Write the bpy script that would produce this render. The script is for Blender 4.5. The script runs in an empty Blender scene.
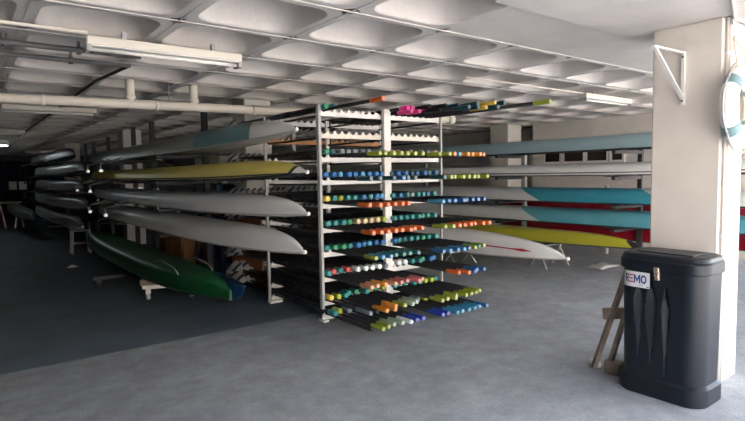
import bpy, math, random
from mathutils import Vector, Matrix
random.seed(7)
SC = bpy.context.scene
COL = SC.collection
PI = math.pi

# ------------------------------------------------------------ materials
def mat(name, col, rough=.6, metal=0., noise=.0, scale=8., bump=0., bscale=60., spec=.5, emit=None):
    m = bpy.data.materials.new(name); m.use_nodes = True
    nt = m.node_tree; b = nt.nodes['Principled BSDF']
    b.inputs['Base Color'].default_value = (*col, 1)
    b.inputs['Roughness'].default_value = rough
    b.inputs['Metallic'].default_value = metal
    b.inputs['Specular IOR Level'].default_value = spec
    if noise or bump:
        tc = nt.nodes.new('ShaderNodeTexCoord')
    if noise:
        n = nt.nodes.new('ShaderNodeTexNoise'); n.inputs['Scale'].default_value = scale
        n.inputs['Detail'].default_value = 6
        r = nt.nodes.new('ShaderNodeValToRGB')
        r.color_ramp.elements[0].position = .3; r.color_ramp.elements[1].position = .7
        r.color_ramp.elements[0].color = (*[c*(1-noise) for c in col], 1)
        r.color_ramp.elements[1].color = (*[min(1, c*(1+noise)) for c in col], 1)
        nt.links.new(tc.outputs['Object'], n.inputs['Vector'])
        nt.links.new(n.outputs['Fac'], r.inputs['Fac'])
        nt.links.new(r.outputs['Color'], b.inputs['Base Color'])
    if bump:
        n2 = nt.nodes.new('ShaderNodeTexNoise'); n2.inputs['Scale'].default_value = bscale
        n2.inputs['Detail'].default_value = 5
        bp = nt.nodes.new('ShaderNodeBump'); bp.inputs['Strength'].default_value = bump
        bp.inputs['Distance'].default_value = .02
        nt.links.new(tc.outputs['Object'], n2.inputs['Vector'])
        nt.links.new(n2.outputs['Fac'], bp.inputs['Height'])
        nt.links.new(bp.outputs['Normal'], b.inputs['Normal'])
    if emit:
        b.inputs['Emission Color'].default_value = (*emit[0], 1)
        b.inputs['Emission Strength'].default_value = emit[1]
    return m

def banded(name, colours, bounds, slant=0., rough=.25):
    """hull paint changing along the boat: colours[i] up to object-Y bounds[i]; slant tilts the joint."""
    m = mat(name, colours[0], rough); nt = m.node_tree; b = nt.nodes['Principled BSDF']
    tc = nt.nodes.new('ShaderNodeTexCoord'); sp = nt.nodes.new('ShaderNodeSeparateXYZ')
    nt.links.new(tc.outputs['Object'], sp.inputs[0])
    mu = nt.nodes.new('ShaderNodeMath'); mu.operation = 'MULTIPLY_ADD'
    nt.links.new(sp.outputs['Z'], mu.inputs[0]); mu.inputs[1].default_value = slant
    nt.links.new(sp.outputs['Y'], mu.inputs[2])
    prev = None
    for i, bd in enumerate(bounds):
        gt = nt.nodes.new('ShaderNodeMath'); gt.operation = 'GREATER_THAN'
        nt.links.new(mu.outputs[0], gt.inputs[0]); gt.inputs[1].default_value = bd
        mx = nt.nodes.new('ShaderNodeMix'); mx.data_type = 'RGBA'
        nt.links.new(gt.outputs[0], mx.inputs['Factor'])
        if prev is None: mx.inputs['A'].default_value = (*colours[0], 1)
        else: nt.links.new(prev, mx.inputs['A'])
        mx.inputs['B'].default_value = (*colours[i+1], 1)
        prev = mx.outputs['Result']
    nt.links.new(prev, b.inputs['Base Color'])
    return m

M = {}
M['ceiling'] = mat('ceiling_concrete', (.64,.61,.58), .85, noise=.06, scale=3, bump=.15, bscale=25)
M['column'] = mat('column_plaster', (.70,.655,.595), .8, noise=.04, scale=4, bump=.12, bscale=30)
M['column_grey'] = mat('column_paint', (.66,.64,.61), .85, noise=.05, scale=4)
M['wall'] = mat('wall_plaster', (.78,.75,.70), .9, noise=.07, scale=2)
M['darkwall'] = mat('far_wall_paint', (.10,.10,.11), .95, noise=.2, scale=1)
M['white_steel'] = mat('white_painted_steel', (.80,.79,.76), .45, noise=.05, scale=12)
M['cream_steel'] = mat('cream_painted_steel', (.76,.71,.63), .5)
M['grey_steel'] = mat('grey_painted_steel', (.42,.42,.42), .5, noise=.08)
M['dark_steel'] = mat('dark_steel', (.03,.03,.035), .6)
M['pipe_dark'] = mat('dark_grey_pipe_paint', (.10,.10,.10), .5)
M['steel'] = mat('bare_metal', (.6,.6,.6), .3, metal=.9)
M['carbon'] = mat('black_carbon', (.012,.012,.014), .38)
M['black'] = mat('black_plastic', (.006,.009,.015), .42, spec=.4)
M['wood'] = mat('raw_timber', (.24,.19,.15), .8, noise=.25, scale=10)
M['brown'] = mat('brown_board', (.30,.13,.06), .7, noise=.15, scale=5)
M['orangewood'] = mat('orange_wood', (.42,.20,.08), .6, noise=.15, scale=5)
M['white'] = mat('white_gelcoat', (.88,.88,.88), .25)
M['offwhite'] = mat('offwhite_gelcoat', (.80,.80,.80), .28, noise=.03, scale=3)
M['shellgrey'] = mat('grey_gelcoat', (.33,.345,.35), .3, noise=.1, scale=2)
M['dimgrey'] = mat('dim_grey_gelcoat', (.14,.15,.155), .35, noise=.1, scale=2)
M['deck'] = mat('deck_canvas', (.45,.45,.44), .6)
M['deckdark'] = mat('dark_deck', (.07,.075,.08), .6)
M['yellow'] = mat('yellow_gelcoat', (.62,.50,.10), .3)
M['olive'] = mat('olive_yellow_gelcoat', (.50,.47,.035), .28)
M['green'] = mat('green_gelcoat', (.003,.085,.022), .3)
M['red'] = mat('red_gelcoat', (.33,.006,.02), .3)
M['redline'] = mat('red_stripe', (.40,.02,.04), .4)
M['paleblue'] = mat('pale_blue_gelcoat', (.33,.47,.52), .3)
M['bluecover'] = mat('blue_plastic', (.01,.05,.14), .4)
M['navy'] = mat('navy_cloth', (.012,.016,.035), .9, noise=.4, scale=3)
M['paper'] = mat('white_paper', (.75,.75,.75), .8)
M['rope'] = mat('pale_rope', (.60,.52,.42), .9)
M['ringteal'] = mat('teal_band', (.17,.29,.32), .6)
M['tube'] = mat('lit_tube', (1,1,1), .5, emit=((.85,.95,1.), 9))
M['offtube'] = mat('unlit_tube', (.85,.84,.80), .3)
M['glass'] = mat('dark_glass', (.05,.035,.03), .15)
M['brass'] = mat('worn_latch_metal', (.55,.42,.34), .35, metal=.8)
M['navytext'] = mat('navy_print', (.02,.06,.25), .6)
M['redtext'] = mat('red_print', (.55,.06,.05), .6)

def floor_mat():
    m = mat('floor_concrete', (.3,.3,.3), .75); nt = m.node_tree; b = nt.nodes['Principled BSDF']
    N = nt.nodes.new; L = nt.links.new
    tc = N('ShaderNodeTexCoord')
    def noise(sc, det, rough=.6, dist=0):
        n = N('ShaderNodeTexNoise'); n.inputs['Scale'].default_value = sc; n.inputs['Detail'].default_value = det
        n.inputs['Roughness'].default_value = rough; n.inputs['Distortion'].default_value = dist
        L(tc.outputs['Object'], n.inputs['Vector']); return n
    big = noise(.8, 8, .65, .4); mid = noise(5, 6, .7); fine = noise(60, 3, .6)
    r = N('ShaderNodeValToRGB'); L(big.outputs['Fac'], r.inputs['Fac'])
    r.color_ramp.elements[0].position = .35; r.color_ramp.elements[1].position = .68
    r.color_ramp.elements[0].color = (.255,.27,.285,1); r.color_ramp.elements[1].color = (.345,.36,.37,1)
    r2 = N('ShaderNodeValToRGB'); L(mid.outputs['Fac'], r2.inputs['Fac'])
    r2.color_ramp.elements[0].position = .35; r2.color_ramp.elements[1].position = .65
    r2.color_ramp.elements[0].color = (.80,.80,.80,1); r2.color_ramp.elements[1].color = (1.12,1.12,1.12,1)
    mx = N('ShaderNodeMix'); mx.data_type = 'RGBA'; mx.blend_type = 'MULTIPLY'; mx.inputs['Factor'].default_value = 1
    L(r.outputs['Color'], mx.inputs['A']); L(r2.outputs['Color'], mx.inputs['B'])
    r3 = N('ShaderNodeValToRGB'); L(fine.outputs['Fac'], r3.inputs['Fac'])
    r3.color_ramp.elements[0].position = .3; r3.color_ramp.elements[1].position = .7
    r3.color_ramp.elements[0].color = (.82,.82,.82,1); r3.color_ramp.elements[1].color = (1.15,1.15,1.15,1)
    mx2 = N('ShaderNodeMix'); mx2.data_type = 'RGBA'; mx2.blend_type = 'MULTIPLY'; mx2.inputs['Factor'].default_value = 1
    L(mx.outputs['Result'], mx2.inputs['A']); L(r3.outputs['Color'], mx2.inputs['B'])
    L(mx2.outputs['Result'], b.inputs['Base Color'])
    bp = N('ShaderNodeBump'); bp.inputs['Strength'].default_value = .3; bp.inputs['Distance'].default_value = .01
    L(mid.outputs['Fac'], bp.inputs['Height']); L(bp.outputs['Normal'], b.inputs['Normal'])
    return m
M['floor'] = floor_mat()
M['floor_dark'] = mat('dark_floor_tone', (.10,.130,.158), .6, noise=.25, scale=1.5, bump=.1, bscale=12)

# ------------------------------------------------------------ mesh builder
class MB:
    def __init__(s): s.v = []; s.f = []; s.m = []; s.sm = []
    def add(s, vs, fs, mi=0, smooth=False):
        o = len(s.v); s.v += [tuple(v) for v in vs]
        for f in fs: s.f.append([i+o for i in f]); s.m.append(mi); s.sm.append(smooth)
    def box(s, x0, x1, y0, y1, z0, z1, mi=0, R=None, bev=0.):
        if bev:
            c = ((x0+x1)/2, (y0+y1)/2); w = (x1-x0)/2; d = (y1-y0)/2
            def ring(z, k):
                pts = []
                for sx, sy in ((1,1),(-1,1),(-1,-1),(1,-1)):
                    a, b2 = (w-k)*sx, (d-k)*sy
                    p1, p2 = (c[0]+a, c[1]+b2-bev*sy, z), (c[0]+a-bev*sx, c[1]+b2, z)
                    pts += [p1, p2] if sx*sy > 0 else [p2, p1]
                return pts
            rs = [ring(z0, bev*.7), ring(z0+bev, 0), ring(z1-bev, 0), ring(z1, bev*.7)]
            s.loft(rs, mi=mi, smooth=False, R=R); return
        vs = [(x,y,z) for z in (z0,z1) for y in (y0,y1) for x in (x0,x1)]
        if R: vs = [R @ Vector(v) for v in vs]
        s.add(vs, [(0,2,3,1),(4,5,7,6),(0,1,5,4),(2,6,7,3),(0,4,6,2),(1,3,7,5)], mi)
    def loft(s, rings, mi=0, smooth=True, closed=True, caps=True, R=None):
        n = len(rings[0]); vs = [p for r in rings for p in r]
        if R: vs = [R @ Vector(v) for v in vs]
        fs = []
        for i in range(len(rings)-1):
            for j in range(n if closed else n-1):
                k = (j+1) % n
                fs.append((i*n+j, i*n+k, (i+1)*n+k, (i+1)*n+j))
        s.add(vs, fs, mi, smooth)
        if caps and closed:
            o = len(s.v)-len(vs)
            s.f.append([o+j for j in range(n)][::-1]); s.m.append(mi); s.sm.append(False)
            s.f.append([o+(len(rings)-1)*n+j for j in range(n)]); s.m.append(mi); s.sm.append(False)
    def tube(s, pts, r, n=8, mi=0):
        pts = [Vector(p) for p in pts]; rs = r if isinstance(r, (list, tuple)) else [r]*len(pts)
        rings = []; u = None
        for i, p in enumerate(pts):
            if i == 0: t = pts[1]-p
            elif i == len(pts)-1: t = p-pts[i-1]
            else: t = (p-pts[i-1]).normalized()+(pts[i+1]-p).normalized()
            t = t.normalized()
            if u is None: u = Vector((0,0,1)) if abs(t.z) < .9 else Vector((1,0,0))
            u = (u - t*u.dot(t)).normalized(); w = t.cross(u)
            rings.append([p+(u*math.cos(2*PI*j/n)+w*math.sin(2*PI*j/n))*rs[i] for j in range(n)])
        s.loft(rings, mi)
    def bar(s, a, b, w, h, mi=0):
        a, b = Vector(a), Vector(b); t = (b-a).normalized()
        u = Vector((0,0,1)) if abs(t.z) < .95 else Vector((0,1,0))
        side = t.cross(u).normalized(); up = side.cross(t)
        ring = lambda p: [p+side*w/2*sx+up*h/2*sy for sx, sy in ((1,1),(-1,1),(-1,-1),(1,-1))]
        s.loft([ring(a), ring(b)], mi, smooth=False)
    def sphere(s, c, r, mi=0, n=10):
        rings = []
        for i in range(1, n):
            a = PI*i/n
            rings.append([(c[0]+r*math.sin(a)*math.cos(2*PI*j/12), c[1]+r*math.sin(a)*math.sin(2*PI*j/12), c[2]-r*math.cos(a)) for j in range(12)])
        s.loft(rings, mi)
    def build(s, name, mats, parent=None, origin=(0,0,0)):
        if not isinstance(mats, (list, tuple)): mats = [mats]
        me = bpy.data.meshes.new(name)
        o = origin
        me.from_pydata([(v[0]-o[0], v[1]-o[1], v[2]-o[2]) for v in s.v], [], s.f)
        for m in mats: me.materials.append(m)
        me.polygons.foreach_set('material_index', s.m)
        me.polygons.foreach_set('use_smooth', s.sm)
        me.validate(); me.update()
        ob = bpy.data.objects.new(name, me); COL.objects.link(ob)
        if parent: ob.parent = parent
        else: ob.location = o
        return ob

def tag(o, label=None, cat=None, group=None, kind=None):
    if label: o['label'] = label
    if cat: o['category'] = cat
    if group: o['group'] = group
    if kind: o['kind'] = kind
    return o
def empty(name, loc, label, cat, group=None):
    o = bpy.data.objects.new(name, None); COL.objects.link(o); o.location = loc
    o.empty_display_size = .1
    return tag(o, label, cat, group)
def struct(o): o['kind'] = 'structure'; return o
def copy_tree(root, loc, label, group):
    r = root.copy(); COL.objects.link(r); r.location = loc; r['label'] = label; r['group'] = group
    for ch in root.children:
        c = ch.copy(); COL.objects.link(c); c.parent = r
        for g in ch.children:
            d = g.copy(); COL.objects.link(d); d.parent = c
    return r

CEIL = 2.69
# ------------------------------------------------------------ setting
FX0, FX1, FY0, FY1 = -9., 12.6, -2.0, 36.
LINEY = 5.33
b = MB(); b.box(FX0, FX1+.0, FY0, LINEY, -.25, 0); b.box(4.9, FX1, LINEY, FY1, -.25, 0)
struct(b.build('floor', M['floor']))
b = MB(); b.box(FX0, 4.9, LINEY, FY1, -.25, .0); struct(b.build('floor_dark_part', M['floor_dark']))  # darker floor tone beyond the line, up to the oar rack

# waffle ceiling
PX, PY = .875, .845
CX0, CY0 = 3.47, 3.48
FLX, FLY = 3.03, 3.06            # solid head round the near column
def coffer(mb, cx, cy):
    hx, hy = PX/2, PY/2
    n = 24
    def rsq(hw, hh, r, z):
        pts = []
        for q, (sx, sy) in enumerate(((1,1),(-1,1),(-1,-1),(1,-1))):
            for k in range(n//4):
                a = q*PI/2 + (PI/2)*k/(n//4-1)
                pts.append((cx+sx*(hw-r)+r*math.cos(a), cy+sy*(hh-r)+r*math.sin(a), z))
        return pts
    outer = []
    for q, (sx, sy) in enumerate(((1,1),(-1,1),(-1,-1),(1,-1))):
        m_ = n//4
        for k in range(m_):
            t = k/(m_-1)
            # walk from one side through the corner to the next side
            if q == 0: p = (hx, hy*min(1, t*2)) if t < .5 else (hx*(2-2*t), hy)
            elif q == 1: p = (-hx*min(1, t*2), hy) if t < .5 else (-hx, hy*(2-2*t))
            elif q == 2: p = (-hx, -hy*min(1, t*2)) if t < .5 else (-hx*(2-2*t), -hy)
            else: p = (hx*min(1, t*2), -hy) if t < .5 else (hx, -hy*(2-2*t))
            outer.append((cx+p[0], cy+p[1], CEIL))
    # coincident mid points are kept apart a hair so no face is degenerate
    rings = [outer, rsq(.375, .358, .17, CEIL), rsq(.365, .348, .17, CEIL+.02),
             rsq(.35, .333, .165, CEIL+.09), rsq(.32, .303, .155, CEIL+.19),
             rsq(.26, .245, .14, CEIL+.27), rsq(.14, .13, .10, CEIL+.30)]
    fs = []
    for i in range(len(rings)-1):
        for j in range(n):
            k = (j+1) % n
            fs.append((i*n+j, (i+1)*n+j, (i+1)*n+k, i*n+k))
    o = len(mb.v)
    mb.add([p for r in rings for p in r], fs[:n*1], 0, False)
    mb.f += [[o+q for q in f] for f in fs[n:]]; mb.m += [0]*(len(fs)-n); mb.sm += [True]*(len(fs)-n)
    mb.f.append([o+6*n+j for j in range(n)]); mb.m.append(0); mb.sm.append(True)
b = MB()
ix = range(-12, 11); iy = range(-6, 33)
for i in ix:
    for j in iy:
        cx, cy = CX0+PX*i, CY0+PY*j
        if cx > FLX and cy < FLY: continue
        coffer(b, cx, cy)
xl, xr = CX0+PX*(-12)-PX/2, CX0+PX*10+PX/2
yl, yr = CY0-6*PY-PY/2, CY0+32*PY+PY/2
b.box(xl, xr, yl, yr, CEIL+.34, CEIL+.46)
b.box(FLX, xr, yl, CY0-PY/2, CEIL, CEIL+.29)
b.box(FLX-.3, xr, yl, 2.30, CEIL-.03, CEIL+.0)
for j in iy:                       # formwork seams along the ribs
    y = CY0+PY*j-PY/2
    b.box(xl, xr if y > FLY-.2 else FLX, y-.007, y+.007, CEIL-.006, CEIL+.002)
for i in ix:
    x = CX0+PX*i-PX/2
    b.box(x-.006, x+.006, CY0-PY/2 if x > FLX-.1 else yl, yr, CEIL-.004, CEIL+.002)
struct(b.build('ceiling', M['ceiling']))

WX = 10.85
b = MB(); b.box(WX, WX+.25, 3.1, 8.0, 0, CEIL-.0); 
struct(b.build('wall_right', M['wall']))
b = MB(); b.box(11.6, 11.8, 8.0, 30, 0, CEIL); b.box(WX+.25, 11.6, 7.9, 8.0, 0, CEIL)
struct(b.build('wall_right_recess', M['wall']))
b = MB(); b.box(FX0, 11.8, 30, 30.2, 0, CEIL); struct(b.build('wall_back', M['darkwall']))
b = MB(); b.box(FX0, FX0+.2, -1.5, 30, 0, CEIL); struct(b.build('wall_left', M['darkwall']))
b = MB(); b.box(FX0, -.4, -2.0, -1.8, 0, CEIL); struct(b.build('light_block_wall_front', M['wall']))  # unseen wall, extended to cut daylight coming from the left

# ground outside the open side
b = MB(); b.box(-60, 60, -60, FY0, -.3, -.02); b.box(FX1, 60, FY0, 40, -.3, -.02)
struct(b.build('ground_outside', mat('forecourt_concrete', (.50,.46,.41), .9, noise=.08, scale=1)))

b = MB(); b.box(-40, 45, -24.5, -24, -.02, 9)
struct(b.build('bounce_wall_opposite', mat('bounce_wall_render', (.72,.66,.58), .9, noise=.05, scale=.6)))  # unseen facing wall, added to bounce sunlight level into the open side
b = MB(); b.box(-12, 14, -2.2, 37, CEIL+.44, CEIL+1.0); struct(b.build('sun_block_slab', M['wall']))  # unseen slab, widened to keep the sun off the interior
# windows in the right wall
for k, (y0, y1) in enumerate([(7.64, 7.26), (7.14, 6.68), (6.58, 6.14), (6.02, 5.80)]):
    z0, z1 = (1.80, 2.04)
    w = empty('window_%d' % (k+1), (WX-.01, (y0+y1)/2, z0), None, None); struct(w)
    o = (WX-.01, (y0+y1)/2, z0); t = .045
    m = MB(); m.box(WX-.03, WX+.0, y1-t, y1, z0-t, z1+t); m.box(WX-.03, WX, y0, y0+t, z0-t, z1+t)
    m.box(WX-.03, WX, y1, y0, z0-t, z0); m.box(WX-.03, WX, y1, y0, z1, z1+t)
    m.build('window_frame', M['white_steel'], w, o)
    m = MB(); m.box(WX-.015, WX-.005, y1, y0, z0, z1); m.build('pane', M['glass'], w, o)

# columns
def column(x0, y0, w=.42, d=.45, m='column_grey', name='column', label=''):
    q = MB(); q.box(x0, x0+w, y0, y0+d, 0, CEIL-(.03 if m == 'column' else -.33), bev=.012)
    o = q.build(name, M[m], None, (x0+w/2, y0+d/2, 0)); tag(o, label, 'column'); return o
MX, MY = 4.324, 1.594
column(MX, MY, .395, .49, 'column', label='broad cream plastered column behind the black drum case')
column(3.30, 7.36, .42, .44, label='grey column behind the teal and white boat bow')
column(3.06, 13.6, .42, .44, label='grey column rising behind the far end of the yellow boat')
column(2.63, 19.2, .42, .44, label='distant grey column in the dark depth at the left')
column(10.38, 8.35, .5, .55, 'wall', label='pale square column at the back corner above the pale blue boat')

# ------------------------------------------------------------ column fittings
bk = empty('wall_bracket', (MX, 1.85, 2.09), 'white triangular steel bracket fixed high on the cream column', 'bracket')
o = (MX, 1.85, 2.09)
m = MB(); m.bar((MX-.012, 1.85, 2.07), (MX-.012, 1.85, 2.46), .035, .02); m.build('mounting_plate', M['white_steel'], bk, o)
m = MB(); m.bar((MX-.01, 1.85, 2.45), (MX-.45, 1.87, 2.45), .03, .012); m.build('arm', M['white_steel'], bk, o)
m = MB(); m.bar((MX-.02, 1.85, 2.12), (MX-.42, 1.87, 2.45), .025, .012); m.build('brace', M['white_steel'], bk, o)
for z in (2.10, 2.42):
    m = MB(); m.tube([(MX-.02, 1.85, z), (MX-.032, 1.85, z)], .008); m.build('bolt', M['dark_steel'], bk, o)
# conduits down the corner
cd_ = empty('cable_conduit', (MX+.05, MY-.02, 0), 'pair of cream cable pipes running down the corner of the near column', 'pipe')
o = (MX+.05, MY-.02, 0)
for dx in (.028, .075):
    m = MB(); m.tube([(MX+dx, MY-.014, .02), (MX+dx, MY-.014, 2.655)], .011); m.build('pipe', M['column'], cd_, o)
m = MB()
for z in (.4, 1.1, 1.8, 2.4): m.box(MX+.01, MX+.095, MY-.028, MY-.001, z, z+.015)
m.build('clip', M['white_steel'], cd_, o)
m = MB(); m.box(MX+.03, MX+.08, MY-.045, MY-.002, 2.60, 2.655); m.build('junction_box', M['grey_steel'], cd_, o)
m = MB(); m.tube([(MX+.05, MY-.05, 2.645), (MX-.75, MY-.30, 2.645)], .012); m.tube([(MX+.05, MY-.05, 2.645), (MX+1.4, MY-.06, 2.645)], .012)
m.build('ceiling_run', M['column'], cd_, o)

# life ring
RC = Vector((4.47, 1.523, 2.03)); R0, r0 = .225, .070
lr = empty('life_ring', RC, 'white life ring with teal bands hanging by a rope on the cream column', 'life ring')
def torus(a0, a1, R_, r_, n=24, flat=.8, close=False):
    rings = []
    for i in range(n+1):
        a = a0+(a1-a0)*i/n
        rings.append([((R_+r_*math.cos(t))*math.cos(a), r_*.8*math.sin(t), (R_+r_*math.cos(t))*math.sin(a)) for t in [2*PI*k/16 for k in range(16)]])
    return rings
m = MB(); m.loft(torus(0, 2*PI, R0, r0, 48), caps=False); m.build('ring', M['white'], lr)
for k in range(4):
    a = math.radians((40, 140, 220, 320)[k])
    m = MB(); m.loft(torus(a-.13, a+.13, R0, r0+.004, 8)); m.build('band', M['ringteal'], lr)
m = MB()
for k in range(4):
    a0 = math.radians((40, 140, 220, 320)[k]); a1 = math.radians((140, 220, 320, 400)[k]); pts = []
    for i in range(13):
        a = a0+(a1-a0)*i/12; rr = R0+r0+.012+.02*math.sin(PI*i/12)
        pts.append((rr*math.cos(a), 0, rr*math.sin(a)))
    m.tube(pts, .007, 6)
m.build('grab_line', M['grey_steel'], lr)
m = MB(); m.tube([(-.02, .055, .50), (-.18, -.03, .27)], .005, 6); m.tube([(-.02, .055, .50), (.17, -.03, .27)], .005, 6)
m.build('hanging_rope', M['rope'], lr); m = MB(); m.tube([(-.10, -.03, -.34), (-.09, -.02, -.45), (-.03, -.01, -.53), (.02, 0, -.55), (-.05, 0, -.60)], .004, 6)
m.build('loose_rope_end', M['rope'], lr)
m = MB(); m.tube([(-.02, .071, .50), (-.02, .04, .50), (-.02, .035, .52)], .006, 6); m.build('hook', M['steel'], lr)

# ------------------------------------------------------------ drum case
BX, BY = 3.99, 1.765
bn = empty('drum_case', (BX, BY, 0), 'tall black moulded drum case with printed sticker standing before the cream column', 'case')
def oval(hw, hd, r, z, n=20, groove=0.):
    hw += .032; hd += .040
    """ring: hw along X, hd along Y; corner radius r; starts at +X side"""
    pts = []
    for q, (sx, sy) in enumerate(((1,1),(-1,1),(-1,-1),(1,-1))):
        for k in range(n):
            a = q*PI/2+(PI/2)*k/(n-1)
            pts.append([sx*(hw-r)+r*math.cos(a), sy*(hd-r)+r*math.sin(a), z])
        if q in (1, 3):          # long -X / +X faces get extra points for the moulded flutes
            for k in range(1, 40):
                y = (hd-r)*(1-2*k/40)*(1 if q == 1 else -1)
                g = 0
                for cy, wt, ztop, zbot in ((.13, .040, .84, .25), (.045, .045, .84, .20), (-.055, .030, .80, .18)):
                    if zbot < z < ztop:
                        t = (z-zbot)/(ztop-zbot)
                        w = wt*max(.03, t/.72 if t < .72 else (1-t)/.28)
                        d = y*(1 if q == 1 else -1)-cy
                        if -w < d < w: g = max(g, .040*min(1, 1.4*t)*(w-d)/(2*w))
                pts.append([(-hw+g) if q == 1 else hw-g, y, z])
    return [tuple(p) for p in pts]
m = MB(); rs = []
for z in [0, .012]: rs.append(oval(.178 if z else .170, .258 if z else .25, .12, z))
for z in [.12, .135]: rs.append(oval(.178 if z < .13 else .165, .258 if z < .13 else .243, .12, z))
NZ = 44
for k in range(NZ+1):
    z = .14+(.90-.14)*k/NZ
    rs.append(oval(.158+.010*(z/.9), .236+.012*(z/.9), .12, z))
m.loft(rs, smooth=False)
m.build('body', M['black'], bn)
m = MB()
m.loft([oval(.176, .256, .12, .893), oval(.182, .262, .12, .900), oval(.182, .262, .12, .962), oval(.174, .254, .12, .972), oval(.176, .256, .12, .978), oval(.168, .248, .12, 1.0), oval(.150, .230, .11, 1.008)], smooth=False)
m.build('lid', M['black'], bn)
m = MB(); m.box(-.12, .12, -.19, .19, 1.0075, 1.016, bev=.003); m.build('lid_rib', M['black'], bn)
# latch on the long face
m = MB(); m.box(-.228, -.212, -.018, .018, .885, .925, bev=.004); m.box(-.217, -.197, -.016, .016, .835, .90, bev=.003)
m.tube([(-.222, -.014, .875), (-.222, 0, .84), (-.222, .014, .875)], .005, 6)
m.build('latch', M['brass'], bn)
# sticker wraps the far rounded end of the long face
def face_pt(s, z, off):     # s: distance along the long face towards the far end from y=0, wrapping the corner
    hw, hd, r = .1985, .2865, .12
    if s < hd-r: return (-hw-off, s, z)
    a = (s-(hd-r))/r; return (-(hw-r)-(r+off)*math.cos(a), (hd-r)+(r+off)*math.sin(a), z)
ZS0, ZS1, S0, S1 = .765, .875, .052, .255
m = MB(); vs = []; fs = []
for i in range(17):
    s = S0+(S1-S0)*i/16; vs += [face_pt(s, ZS0, .003), face_pt(s, ZS1, .003)]
for i in range(16): fs.append((2*i, 2*i+1, 2*i+3, 2*i+2))
m.add(vs, fs, 0, True)
st = m.build('sticker', M['paper'], bn)
def glyphs(name, strokes, s_left, h, zb, matl):
    """strokes: quads in letter space (x right, y up), drawn along the face (right = smaller s)"""
    q = MB()
    for poly in strokes:
        q.add([face_pt(s_left-x, zb+y*h, .0045) for x, y in poly], [tuple(range(len(poly)))[::-1]], 0)
    q.build(name, matl, st)
def rect(a, b2, c, d): return [(a, b2), (c, b2), (c, d), (a, d)]
H = .060; zb = .795; W = .034
k = 1/1
R_ = [rect(0,0,.010,1), rect(.010,.84,.026,1), rect(.010,.42,.026,.58), rect(.024,.5,.033,.92), [(.014,.44),(.024,.0),(.035,.0),(.024,.44)]]
E_ = [rect(0,.82,.030,1), rect(0,.41,.026,.59), rect(0,0,.030,.18)]
M_ = [rect(0,0,.010,1), rect(.036,0,.046,1), [(.010,1),(.010,.62),(.023,.12),(.023,.5)], [(.036,1),(.023,.5),(.023,.12),(.036,.62)]]
O_ = []
for i in range(16):
    a, c = 2*PI*i/16, 2*PI*(i+1)/16
    f = lambda t, kx, ky: (.021+kx*math.cos(t), .5+ky*math.sin(t))
    O_.append([f(a,.021,.52), f(a,.011,.30), f(c,.011,.30), f(c,.021,.52)])
glyphs('lettering', R_, .232, H, zb, M['navytext'])
glyphs('lettering', E_, .197, H, zb, M['redtext'])
glyphs('lettering', M_, .164, H, zb, M['navytext'])
glyphs('lettering', O_, .115, H, zb, M['navytext'])
glyphs('small_print', [rect(0,0,.10,.06)], .20, H, .780, M['navytext'])
glyphs('small_print', [rect(0,0,.018,.12)], .074, H, .771, M['navytext'])

# folded timber trestle behind the case
tw = empty('folded_trestle', (4.06, 2.30, 0), 'worn timber trestle leaning folded behind the black drum case', 'trestle')
o = (4.06, 2.30, 0)
m = MB(); m.bar((3.96, 2.33, .02), (4.20, 2.17, .86), .045, .03); m.build('leg', M['wood'], tw, o)
m = MB(); m.bar((4.00, 2.23, .02), (4.19, 2.12, .72), .04, .03); m.build('leg', M['wood'], tw, o)
m = MB(); m.bar((4.05, 2.31, .45), (4.19, 2.13, .47), .03, .09); m.build('crossbar', M['wood'], tw, o)
m = MB(); m.box(3.98, 4.08, 2.12, 2.26, 0, .10, bev=.01); m.build('foot_block', M['wood'], tw, o)
m = MB(); m.sphere((4.035, 2.455, .03), .045); m.sphere((4.05, 2.43, .02), .03)
for i, v in enumerate(m.v): m.v[i] = (v[0]+.0, v[1]-.085, max(.0, v[2]))
tag(m.build('rag', M['paper'], None, (4.035, 2.37, 0)), 'crumpled pale rag on the floor at the foot of the timber trestle', 'rag')

# ------------------------------------------------------------ pipes and lamps on the ceiling
dp = empty('drain_pipe', (2.0, 6.6, 2.45), 'long cream drain pipe slung under the ceiling above the boats', 'pipe')
o = (2.0, 6.6, 2.45)
pa, pb = Vector((-3.4, 7.1, 2.43)), Vector((6.45, 6.40, 2.46))
def pl(x): t = (x-pa.x)/(pb.x-pa.x); return pa+(pb-pa)*t
m = MB(); m.tube([pa, pb], .055, 14); m.build('main_pipe', M['cream_steel'], dp, o)
for x in (1.62, 2.34):
    p = pl(x); m = MB(); m.tube([p, (p.x, p.y, CEIL+.2)], .05, 12); m.tube([(p.x,p.y,p.z+.06),(p.x,p.y,p.z+.09)], .058, 12); m.build('riser', M['cream_steel'], dp, o)
for x in (.75, 1.9, 3.1, 5.2):
    p = pl(x); m = MB(); m.tube([p-Vector((.02,0,0)), p+Vector((.02,0,0))], .064, 14); m.build('coupling', M['cream_steel'], dp, o)
m = MB(); p = pl(6.42); m.tube([p, (p.x+.12, p.y, p.z)], .072, 14); m.tube([(p.x+.05, p.y, p.z), (p.x+.05, p.y, CEIL+.1)], .05, 12); m.build('end_elbow', M['cream_steel'], dp, o)
for x in (.45, 2.05, 3.6, 5.4):
    m = MB(); p = pl(x); m.tube([(p.x, p.y, p.z+.05), (p.x, p.y, CEIL+.05)], .006, 6)
    m.build('hanger', M['grey_steel'], dp, o)

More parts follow.
